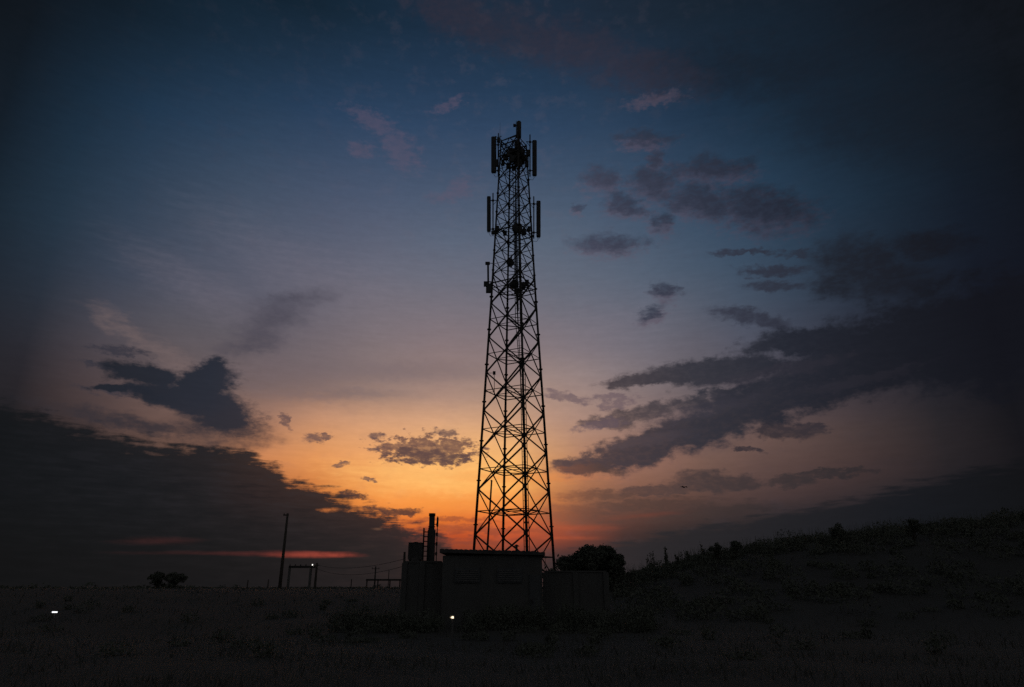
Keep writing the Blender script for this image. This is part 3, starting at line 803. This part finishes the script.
def leg_point(c, z):
    h = (z - CAM_Z) / TS + CAM_Z; return tp(c, h)
def lp_near(v):
    h = (v.z - CAM_Z) / TS + CAM_Z; return leg_point(2 if v.x < 0 else 0, v.z - 0.1)

panel(491.2, 496.3, 137, 172.5, 498.2, 138, 176, -0.25, 2)
panel(532.3, 536.8, 140.5, 175.5, 530.0, 134.5, 176.5, 0.3, 0)
panel(486.9, 490.8, 196.5, 231.5, 493.0, 193, 235, -0.3, 2)
panel(536.4, 540.6, 201, 237, 533.8, 196.5, 238.5, 0.35, 0)
# near and far sectors seen edge-on inside the lattice
panel(514.5, 517.5, 141, 166, 519.0, 139, 168, 1.55, 1)

def whip(px, t, b, dy, leg, r=0.013):
    m = MB(); p, q = TPx(px, t, dy), TPx(px, b, dy)
    m.tube([q, q.lerp(p, .25)], 0.024, 6); m.tube([q.lerp(p, .2), p], [r, r * .5], 6); m.tube([q, leg_point(leg, q.z - .05)], 0.02, 5)
    m.build('lightning_rod', STEEL, tower)
whip(500.0, 122.5, 140, -0.2, 2)
# small unit with radial arms beside the rod
m = MB(); p = TPx(498.4, 137.5, -0.25)
m.tube([p + Vector((0,0,.35)), p - Vector((0,0,.5))], 0.04, 6)
for k, (a, b_) in enumerate(((.22,.12),(-.22,.14),(.2,-.1),(-.18,-.12))): m.tube([p, p + Vector((a, 0.05*k, b_))], 0.022, 5)
m.box((p.x-.1,p.y-.08,p.z-.34),(p.x+.12,p.y+.1,p.z-.08)); m.tube([p - Vector((0,0,.4)), leg_point(2, p.z - .5)], .025, 5)
m.build('radio_unit', ANT, tower)

# top mast with omni antenna
m = MB(); b0, t0 = TPx(518.8, 143, 0), TPx(518.9, 121.5, 0)
m.tube([Vector((b0.x, 0, tz(38.6))), b0, b0.lerp(t0, .3)], 0.08, 10)
mast = m.build('top_mast', STEEL, tower, True)
m = MB(); q = b0.lerp(t0, .22)
m.tube([q, q.lerp(t0, .04), q.lerp(t0, .96), t0], [0.10, 0.165, 0.165, 0.11], 12); m.build('omni_antenna', ANT, mast, True)
m = MB(); q0, q1 = TPx(516.2, 139, -.05), TPx(516.2, 120.5, -.05)
m.tube([q0, q1], [.02, .012], 6); z = TPx(516, 126, 0).z
m.tube([(q0.x - .16, -.05, z), (b0.x, -.05, z)], .028, 6); m.box((q0.x - .2, -.13, z - .06), (q0.x - .02, .03, z + .09))
m.tube([(q0.x, -.05, TPx(516, 137, 0).z), (b0.x, 0, TPx(516, 137, 0).z)], .02, 6)
m.build('aviation_light', STEEL, mast)

# radio units bolted inside the head
units = [(505.5, 157, -.35, .34, .42), (509.5, 154, -.6, .30, .40), (513, 159, -.7, .34, .46), (520.5, 150, -.5, .36, .50), (517, 155, -.62, .4, .44), (524.5, 158, .1, .34, .46), (526.8, 164, .2, .26, .4),
         (512, 152, .3, .44, .5), (518, 163, -.2, .5, .5), (514, 168, .2, .3, .3), (522, 153, .3, .4, .5), (528, 153, .25, .22, .45), (503, 163, .1, .22, .34),
         (521, 160, .5, .3, .5), (508, 166, .3, .24, .36), (496.3, 163, -.25, .20, .5)]
for px, py, dy, w, h_ in units:
    p = TPx(px, py, dy); m = MB()
    m.box((p.x - w/2, dy - .09, p.z - h_/2), (p.x + w/2, dy + .09, p.z + h_/2))
    for k in range(7): xx = p.x - w/2 + w * (k + .5) / 7; m.box((xx - .008, dy + .09, p.z - h_/2 + .03), (xx + .008, dy + .13, p.z + h_/2 - .03))
    z = p.z; l = min(range(4), key=lambda c: (leg_point(c, z) - p).length)
    m.tube([p, leg_point(l, z)], .022, 5); m.tube([p - Vector((0, 0, h_/2)), p - Vector((.04, 0, h_/2 + .3)), leg_point(l, z - .6)], .012, 5)
    m.build('radio_unit', ANT, tower)

def dish(px, py, dy, r, yaw, leg):
    p = TPx(px, py, dy); a = thing_part('microwave_dish', p, r, yaw, leg); return a
def thing_part(name, p, r, yaw, leg):
    m = MB(); ax = Vector((math.sin(yaw), -math.cos(yaw), 0)); up = Vector((0, 0, 1)); sd = ax.cross(up)
    rings = [(-.42, .12), (-.34, .5), (-.18, .86), (0, 1.0), (.34, 1.0), (.40, .9), (.42, .0)]
    vs = []; N = 20
    for dz, rr in rings:
        for k in range(N):
            q = 2 * math.pi * k / N; vs.append(p + ax * dz * r + (up * math.cos(q) + sd * math.sin(q)) * r * max(rr, .01))
    fs = [(i*N+k, i*N+(k+1)%N, (i+1)*N+(k+1)%N, (i+1)*N+k) for i in range(len(rings)-1) for k in range(N)]
    m.add(vs, fs); o = m.build(name, ANT, tower, True)
    m = MB(); bk = p - ax * .42 * r; m.tube([bk, leg_point(leg, p.z)], .035, 6); m.tube([bk + up * .4, bk - up * .4], .04, 8); m.build('mount_pipe', STEEL, o)
    return o
dish(517.0, 228.5, -1.05, .33, R(8), 3)
dish(510.5, 262, .55, .28, R(-150), 1)
dish(514.0, 284, .6, .30, R(160), 1)
dish(520.5, 162, .6, .26, R(20), 1)
for px, py, dy, w, h_ in ((497.5, 229, -.3, .22, .4), (493.3, 232.5, -.3, .26, .2), (524, 232, -.3, .3, .36), (505, 233, .2, .24, .3), (529, 229, .3, .2, .34), (523, 286, -.2, .3, .5), (517, 291, -.4, .36, .3), (527, 283, .1, .24, .4)):
    p = TPx(px, py, dy); m = MB(); m.box((p.x - w/2, dy - .08, p.z - h_/2), (p.x + w/2, dy + .08, p.z + h_/2))
    l = min(range(4), key=lambda c: (leg_point(c, p.z) - p).length); m.tube([p, leg_point(l, p.z)], .022, 5)
    m.build('radio_unit', ANT, tower)
# third tier: whip on a side arm with a fat base unit
m = MB(); t0, b0 = TPx(488.0, 263, -.4), TPx(488.3, 291, -.4)
m.tube([b0, t0], .06, 8); z = TPx(488, 266, 0).z; m.box((t0.x - .17, -.48, z - .09), (t0.x + .12, -.32, z + .07))
m.tube([(t0.x, -.4, z), leg_point(2, z)], .022, 6)
a = m.build('whip_antenna', STEEL, tower)
m = MB(); p = TPx(488.6, 287, -.4); m.box((p.x - .16, -.5, p.z - .38), (p.x + .16, -.3, p.z + .2)); q = TPx(487, 284, -.4); m.box((q.x - .2, -.47, q.z - .16), (q.x + .05, -.33, q.z + .16)); m.build('radio_unit', ANT, a)
for ya, yb, rr in ((284.5, 284.5, .035), (287.5, 287.5, .035), (291, 296, .016)):
    m = MB(); m.tube([(p.x, -.4, TPx(488, ya, 0).z), leg_point(2, TPx(488, yb, 0).z)], rr, 6); m.build('mount_arm', STEEL, a)
# little handset box on the left leg lower down
m = MB(); p = TPx(494.2, 373, -.5); q = TPx(494.4, 392, -.5); m.tube([p, q], .018, 5); m.box((p.x - .08, -.56, p.z - .1), (p.x + .08, -.44, p.z + .1)); m.tube([p, leg_point(2, p.z)], .016, 5); m.tube([q, leg_point(2, q.z)], .016, 5)
m.build('sensor_pipe', STEEL, tower)
# footings
for c in range(4):
    p = tp(c, -0.69); m = MB(); m.box((p.x - .45, p.y - .45, -.3), (p.x + .45, p.y + .45, .22)); m.box((p.x - .2, p.y - .2, .22), (p.x + .2, p.y + .2, .27)); m.build('footing', CONC, tower)

# ------------------------------------------------------------------ equipment shed in front of the tower
SY = 29.0
pl, pr = at(439.8, 549, SY), at(545, 551.5, SY)
sx0, sx1 = pl.x, pr.x; zl, zr = pl.z, pr.z
shed = thing('equipment_shed', 'long low flat-roofed equipment shed in front of the lattice tower base', 'shed', ((sx0 + sx1) / 2, SY + 1.6, 0))
ox = (sx0 + sx1) / 2; oy = SY + 1.6
def shb(m, x0, y0, z0, x1, y1, z1): m.box((x0 - ox, y0 - oy, z0), (x1 - ox, y1 - oy, z1))
m = MB(); shb(m, sx0 + .12, SY + .12, -.1, sx1 - .12, SY + 3.1, min(zl, zr) - .16); m.build('wall', PLASTER, shed)
m = MB()
a, b_, y0, y1 = sx0 - ox, sx1 - ox, SY - oy - .05, SY + 3.3 - oy
N = 44; vs = []
for i in range(N + 1):                                          # gently sloping, corrugated roof
    u = i / N; zz = zl + (zr - zl) * u; c = .012 * (1 if i % 2 else -1) - (0.03 if u > .93 else 0)
    vs += [(a + (b_ - a) * u, y0, zz - .15), (a + (b_ - a) * u, y0, zz + c), (a + (b_ - a) * u, y1, zz + c + .02), (a + (b_ - a) * u, y1, zz - .15)]
fs = []
for i in range(N):
    o = i * 4
    for k in range(4): fs.append((o + k, o + 4 + k, o + 4 + (k + 1) % 4, o + (k + 1) % 4))
fs += [(0, 1, 2, 3), (N*4+3, N*4+2, N*4+1, N*4)]
m.add(vs, fs); m.build('roof', ROOF, shed)
for x0, x1 in ((-1.5, -.5), (.2, 1.2)):
    m = MB(); m.box((x0, y0 + .11, 1.75), (x1, y0 + .17, 2.3)); w = m.build('window', DOORM, shed)
    m = MB()
    for k in range(6): z = 1.8 + k * .08; m.box((x0 + .05, y0 + .09, z), (x1 - .05, y0 + .106, z + .035))
    m.build('louvre', CONC, w)
m = MB(); m.box((1.5, y0 + .11, 0), (2.05 if 2.05 < b_ - .15 else b_ - .2, y0 + .18, 2.05)); dr = m.build('door', DOORM, shed)
m = MB(); m.box((1.55, y0 + .06, 1.0), (1.62, y0 + .107, 1.12)); m.build('handle', STEEL, dr)
# small fitting standing on the roof
p = at(516.5, 546.5, SY + 1.5); m = MB(); m.tube([(p.x, p.y, zl - .05), (p.x, p.y, p.z)], .05, 8); m.tube([(p.x, p.y, p.z), (p.x, p.y, p.z + .08)], [.14, .03], 10)
tag(m.build('roof_vent', STEEL), 'small capped vent pipe on the shed roof under the tower', 'vent')

# boundary wall to either side
def wall(name, label, x0, x1, y, h):
    m = MB(); m.box((x0, y, -.1), (x1, y + .18, h)); m.box((x0 - .03, y - .04, h), (x1 + .03, y + .22, h + .07))
    n = max(2, int((x1 - x0) / 2.4))
    for i in range(n + 1): xx = x0 + (x1 - x0) * i / n; m.box((xx - .11, y - .07, -.1), (xx + .11, y - .002, h - .003))
    tag(m.build(name, PLASTER), label, 'wall')
wall('boundary_wall', 'low rendered boundary wall running right from the equipment shed', sx1 + .05, at(606, 580, SY + 1).x, SY + 1.0, at(560, 572, SY).z)
wall('boundary_wall', 'low rendered boundary wall running left from the equipment shed', at(404, 580, SY + 1).x, sx0 - .05, SY + 1.0, at(420, 562, SY).z)

# ------------------------------------------------------------------ plant left of the shed: block, tank, stack
FY = 62.0
def fp(px, py, dy=0): return at(px, py, FY + dy)
a, b_ = fp(406, 562), fp(441, 562)
blk = thing('boiler_house', 'low dark plant building at the foot of the chimney stack', 'building', ((a.x + b_.x) / 2, FY + 2, 0))
cx = (a.x + b_.x) / 2
m = MB(); m.box((a.x - cx, -1.8, -.1), (b_.x - cx, 2.2, a.z - .12)); m.build('wall', PLASTER, blk)
m = MB(); m.box((a.x - cx - .12, -1.95, a.z - .12), (b_.x - cx + .12, 2.35, a.z)); m.box((a.x-cx+.3,-1.2,a.z),(a.x-cx+1.0,-.6,a.z+.35)); m.build('roof', ROOF, blk)
m = MB(); m.box((-.9, -1.84, 1.5), (.1, -1.803, 2.4)); m.build('window', PANE, blk)
RT = a.z
# square tank standing on the roof
t0, t1 = fp(408.8, 542.5, 1.0), fp(421.4, 542.5, 1.0)
tk = thing('water_tank', 'boxy water tank with ribbed sides on the plant building roof', 'tank', ((t0.x + t1.x) / 2, FY + 1.6, RT))
w = (t1.x - t0.x) / 2; hh = t0.z - RT
m = MB(); m.box((-w, -.55, .22), (w, .55, hh - .06))
for k in range(5): xx = -w + 2 * w * k / 4; m.box((xx - .03, -.6, .25), (xx + .03, -.553, hh - .1))
m.build('tank_body', ROOF, tk)
m = MB(); m.box((-w - .04, -.6, hh - .057), (w + .04, .6, hh)); m.box((-.2, -.2, hh), (.15, .15, hh + .08)); m.build('lid', ROOF, tk)
for sx in (-1, 1):
    m = MB(); m.box((sx * w * .8 - .06, -.5, 0), (sx * w * .8 + .06, .5, .217)); m.build('leg', STEEL, tk)
# chimney stack with access ladders
c0 = fp(432.2, 513.5, 2.2); ct = c0.z
st = thing('chimney_stack', 'slim industrial chimney stack with a caged ladder frame on its left side', 'chimney', (c0.x, FY + 2.2, 0))
m = MB(); r = .26
m.tube([(0, 0, -.1), (0, 0, ct - .1)], r, 16); 
for z in np.arange(1.5, ct, 1.3): m.tube([(0, 0, z), (0, 0, z + .08)], r + .05, 16)
m.tube([(0, 0, ct - .25), (0, 0, ct)], r + .04, 16)
m.tube([(0, 0, -.1), (0, 0, ct - 1.5), (0, 0, ct - 1.4)], [.36, .36, .27], 16)
m.build('flue', STEEL, st, True)
sx = (ct - CAM_Z)
l0 = fp(424.0, 528, 2.2); l1 = fp(429.0, 528, 2.2)
m = MB(); xa, xb = l0.x - c0.x, l1.x - c0.x; lt = l0.z
for x in (xa, xb):
    for y in (-.25, .25): m.tube([(x, y, -.1), (x, y, lt)], .045, 5)
for z in np.arange(.4, lt, .42):
    m.tube([(xa, -.25, z), (xb, -.25, z)], .035, 5); m.tube([(xa, .25, z), (xb, .25, z)], .03, 5)
for z in np.arange(1.0, lt, 1.6): m.tube([(xb, 0, z), (0, 0, z)], .04, 5)
m.build('ladder_frame', STEEL, st)
m = MB(); x = fp(437.6, 520, 2.2).x - c0.x; rt = fp(437.6, 516.5, 2.2).z
m.tube([(x, 0, -.1), (x, 0, rt)], .045, 6); m.tube([(x, 0, rt - .9), (x, 0, rt - .1)], .09, 8)
for z in np.arange(1.0, rt, .85): m.tube([(0, 0, z), (x, 0, z)], .035, 5); m.box((x - .10, -.12, z - .16), (x + .06, .12, z + .12))
m.build('vent_pipe', STEEL, st)
# short pole left of the tank
p = fp(404.6, 552, -3); g0 = (fp(404, 580, -3).x, FY - 3, 0)
m = MB(); m.tube([(0, 0, -.1), (p.x - g0[0], 0, p.z)], [.13, .09], 8); m.box((-.5, -.05, p.z - .5), (.5, .05, p.z - .4)) if False else None
o = m.build('short_pole', WOOD); o.location = g0; tag(o, 'short stout pole just left of the boxy water tank', 'pole')

# leaning slim mast seen through the tower legs
p0, p1 = at(487.2, 551, 47), at(491.6, 481, 47)
d = (p1 - p0); base = p0 - d * (p0.z / d.z); base.z = 0
m = MB(); m.tube([(0, 0, -.1), tuple(p1 - base)], [.085, .055], 8); e = p1 - base; m.tube([(e.x - .06, 0, e.z - .02), (e.x + .05, 0, e.z + .03)], .07, 6)
o = m.build('slim_mast', STEEL); o.location = base; tag(o, 'slim leaning mast seen through the left legs of the lattice tower', 'mast')

# ------------------------------------------------------------------ utility pole and frames at left
UY = 72.0
p = at(287.6, 513.5, UY); 
up_ = thing('utility_pole', 'tall bare utility pole left of the small gantry frame', 'pole', (p.x, UY, 0))
m = MB(); m.tube([(0, 0, -.1), (.0, 0, p.z * .5), (0, 0, p.z)], [.19, .15, .10], 10); m.build('pole', WOOD, up_, True)
m = MB(); m.box((-.42, -.06, p.z - .22), (.12, .06, p.z - .10)); m.tube([(-.36, 0, p.z - .1), (-.36, 0, p.z + .03)], .035, 6); m.build('crossarm', STEEL, up_)

GY = 95.0
a, b_ = at(289.8, 567, GY), at(311.0, 567, GY)
gan = thing('gantry_frame', 'small two-legged gantry frame with a lit lamp, right of the tall utility pole', 'gantry', ((a.x + b_.x) / 2, GY, 0))
w = (b_.x - a.x) / 2; z = a.z
for s in (-1, 1):
    m = MB(); m.tube([(s * w, 0, -.1), (s * w, 0, z - .14)], .17, 8); m.build('leg', CONC, gan)
m = MB(); m.box((-w - .12, -.16, z - .14), (w + .55, .16, z + .14)); 
for k in range(5): xx = -w + 2 * w * k / 4; m.tube([(xx, 0, z + .14), (xx, 0, z + .34)], [.09, .05], 6)
m.build('beam', STEEL, gan)
p = at(312.2, 564.6, GY - .6)
m = MB(); m.tube([(p.x - gan.location.x, -.45, z), (p.x - gan.location.x, -.45, p.z - .12)], .05, 6); m.tube([(p.x - gan.location.x, -.45, z), (w, 0, z)], .04, 5)
lm = m.build('lamp_bracket', STEEL, gan)
m = MB(); c = Vector((p.x - gan.location.x, -.5, p.z)); m.tube([c - Vector((0,0,.1)), c + Vector((0,0,.04))], [.07, .05], 10); m.build('lamp', LAMP_D, lm)
p = at(317.0, 563, GY); 
m = MB(); m.tube([(0, 0, -.1), (0, 0, p.z)], [.20, .13], 8); m.box((-.3, -.08, p.z - .35), (.3, .08, p.z - .25)); o = m.build('short_pole', WOOD); o.location = (p.x, GY, 0)
tag(o, 'short pole standing just right of the lamp on the gantry frame', 'pole')

# switchyard rack between gantry and tank
RY = 85.0
a, b_ = at(366, 580, RY), at(403, 580, RY)
rk = thing('pipe_rack', 'low horizontal pipe rack on thin posts, left of the plant building', 'rack', ((a.x + b_.x) / 2, RY, 0))
w = (b_.x - a.x) / 2; z = a.z
m = MB(); m.box((-w, -.1, z - .1), (w, .1, z + .1)); m.build('beam', STEEL, rk)
for px in (367, 378, 390, 400):
    x = at(px, 580, RY).x - rk.location.x; m = MB(); m.tube([(x, 0, -.1), (x, 0, z - .1)], .08, 6); m.build('post', STEEL, rk)
posts = [(375.7, 566.5, 'tallest thin post rising through the pipe rack', .10), (351.5, 579, 'thin post between the gantry frame and the pipe rack', .07), (389, 570, 'thinner post near the middle of the pipe rack', .055)]
for px, ty, lab, r in posts:
    p = at(px, ty, RY + 1.5); m = MB(); m.tube([(0, 0, -.1), (0, 0, p.z)], [r * 1.2, r * .8], 6); 
    if r > .09:
        m.box((-.45, -.04, p.z - .3), (.45, .04, p.z - .24))
        for s in (-.4, 0, .4): m.tube([(s, 0, p.z - .24), (s, 0, p.z - .1)], .035, 5)
    o = m.build('line_post', STEEL); o.location = (p.x, RY + 1.5, 0); tag(o, lab, 'post', 'line posts around the pipe rack')
for px, ty, lab in ((248, 580, 'far thin post, left one of the two left of the utility pole'), (268.5, 579.5, 'far thin post nearest the left side of the utility pole')):
    p = at(px, ty, 110); m = MB(); m.tube([(0, 0, -.1), (0, 0, p.z)], [.12, .08], 6); o = m.build('line_post', WOOD); o.location = (p.x, 110, 0); tag(o, lab, 'post', 'far line posts on the left')
# slack wires from the gantry pole to the short pole
m = MB()
for k, (za, zb) in enumerate(((565, 559), (569, 566))):
    A = at(317, za, GY); B = at(404.6, zb, FY - 3)
    pts = []
    for i in range(17):
        u = i / 16; q = A.lerp(B, u); q.z -= .55 * 4 * u * (1 - u) * (1 + .3 * k); pts.append(q)
    m.tube(pts, .018, 4)
tag(m.build('overhead_wire', MESH_), 'two slack overhead wires strung from the gantry pole to the short stout pole', 'wire')

# ------------------------------------------------------------------ small lamps in the field
p = at(54.2, 612, 25.0)
lp_ = thing('batten_lamp', 'short white tube lamp glowing low in the dark field at far left', 'lamp', (p.x, 25.0, gz(p.x, 25)))
zz = p.z - gz(p.x, 25)
m = MB(); m.tube([(0, .03, -.05), (0, .03, zz - .05)], .022, 8); m.build('post', CONC, lp_)
m = MB(); m.box((-.10, 0, zz + .03), (.10, .09, zz + .06)); m.box((-.10, .045, zz - .05), (.10, .09, zz + .03)); m.build('housing', STEEL, lp_)
m = MB(); m.tube([(-.085, .018, zz - .008), (.085, .018, zz - .008)], .022, 8); m.build('tube', LAMP_W, lp_)
p = at(452.6, 617.4, 25.0)
lp_ = thing('bulkhead_lamp', 'small warm lamp glowing on a low post in front of the shed', 'lamp', (p.x, 25.0, gz(p.x, 25)))
zz = p.z - gz(p.x, 25)
m = MB(); m.tube([(0, .03, -.05), (0, .03, zz)], .03, 8); m.box((-.09, .02, zz - .04), (.06, .08, zz + .07)); m.build('post', CONC, lp_)
m = MB(); m.tube([(0, .015, zz - .035), (0, .015, zz + .03)], [.042, .034], 10); lb = m.build('bulb', LAMP_Y, lp_)
m = MB(); m.tube([(-.085, .01, zz - .005), (-.05, .01, zz - .005)], .02, 8); m.build('reflector', glow('reflector_glow', (1, .75, .45), .35), lb)  # bulb light caught by the reflector, given as its own dim emission

# ------------------------------------------------------------------ bird
p = at(684.0, 487.3, 42.0)
m = MB()
secs = [(-.13, .004, 0), (-.10, .018, 0), (-.05, .034, 0), (0, .042, 0), (.05, .036, .004), (.08, .022, .012), (.10, .024, .018), (.12, .014, .016), (.15, .003, .010)]
m.tube([(x, 0, z) for x, r, z in secs], [r for x, r, z in secs], 10)
for s in (-1, 1):
    vs = [(.05, s*.02, .02), (.06, s*.12, .07), (.03, s*.22, .05), (-.03, s*.30, -.01), (-.02, s*.16, .035), (-.04, s*.03, .01)]
    m.add(vs + [(x, y, z - .012) for x, y, z in vs], [(0,1,2,3,4,5), (11,10,9,8,7,6)] + [(i, (i+1)%6, 6+(i+1)%6, 6+i) for i in range(6)])
m.add([(-.11,-.012,.004),(-.22,-.045,0),(-.24,0,0),(-.22,.045,0),(-.11,.012,.004),(-.11,0,-.008),(-.22,0,-.008)], [(0,1,2,3,4),(5,6,1,0),(4,3,6,5),(6,2,1),(3,2,6)])
o = m.build('bird', FEATHER, None, True); o.location = p; o.rotation_euler = (R(10), R(-6), R(35)); tag(o, 'tiny dark bird in flight before the cloud right of the tower', 'bird')

# ------------------------------------------------------------------ output
vs_ = scene.view_settings
vs_.view_transform = 'Standard'; vs_.look = 'None'; vs_.exposure = 0; vs_.gamma = 1; vs_.use_curve_mapping = False
scene.render.engine = 'CYCLES'
scene.cycles.max_bounces = 4
scene.cycles.diffuse_bounces = 2
scene.cycles.glossy_bounces = 2
scene.cycles.use_denoising = False
scene.cycles.adaptive_threshold = 0.015
scene.cycles.adaptive_min_samples = 24
scene.render.filter_size = 1.6
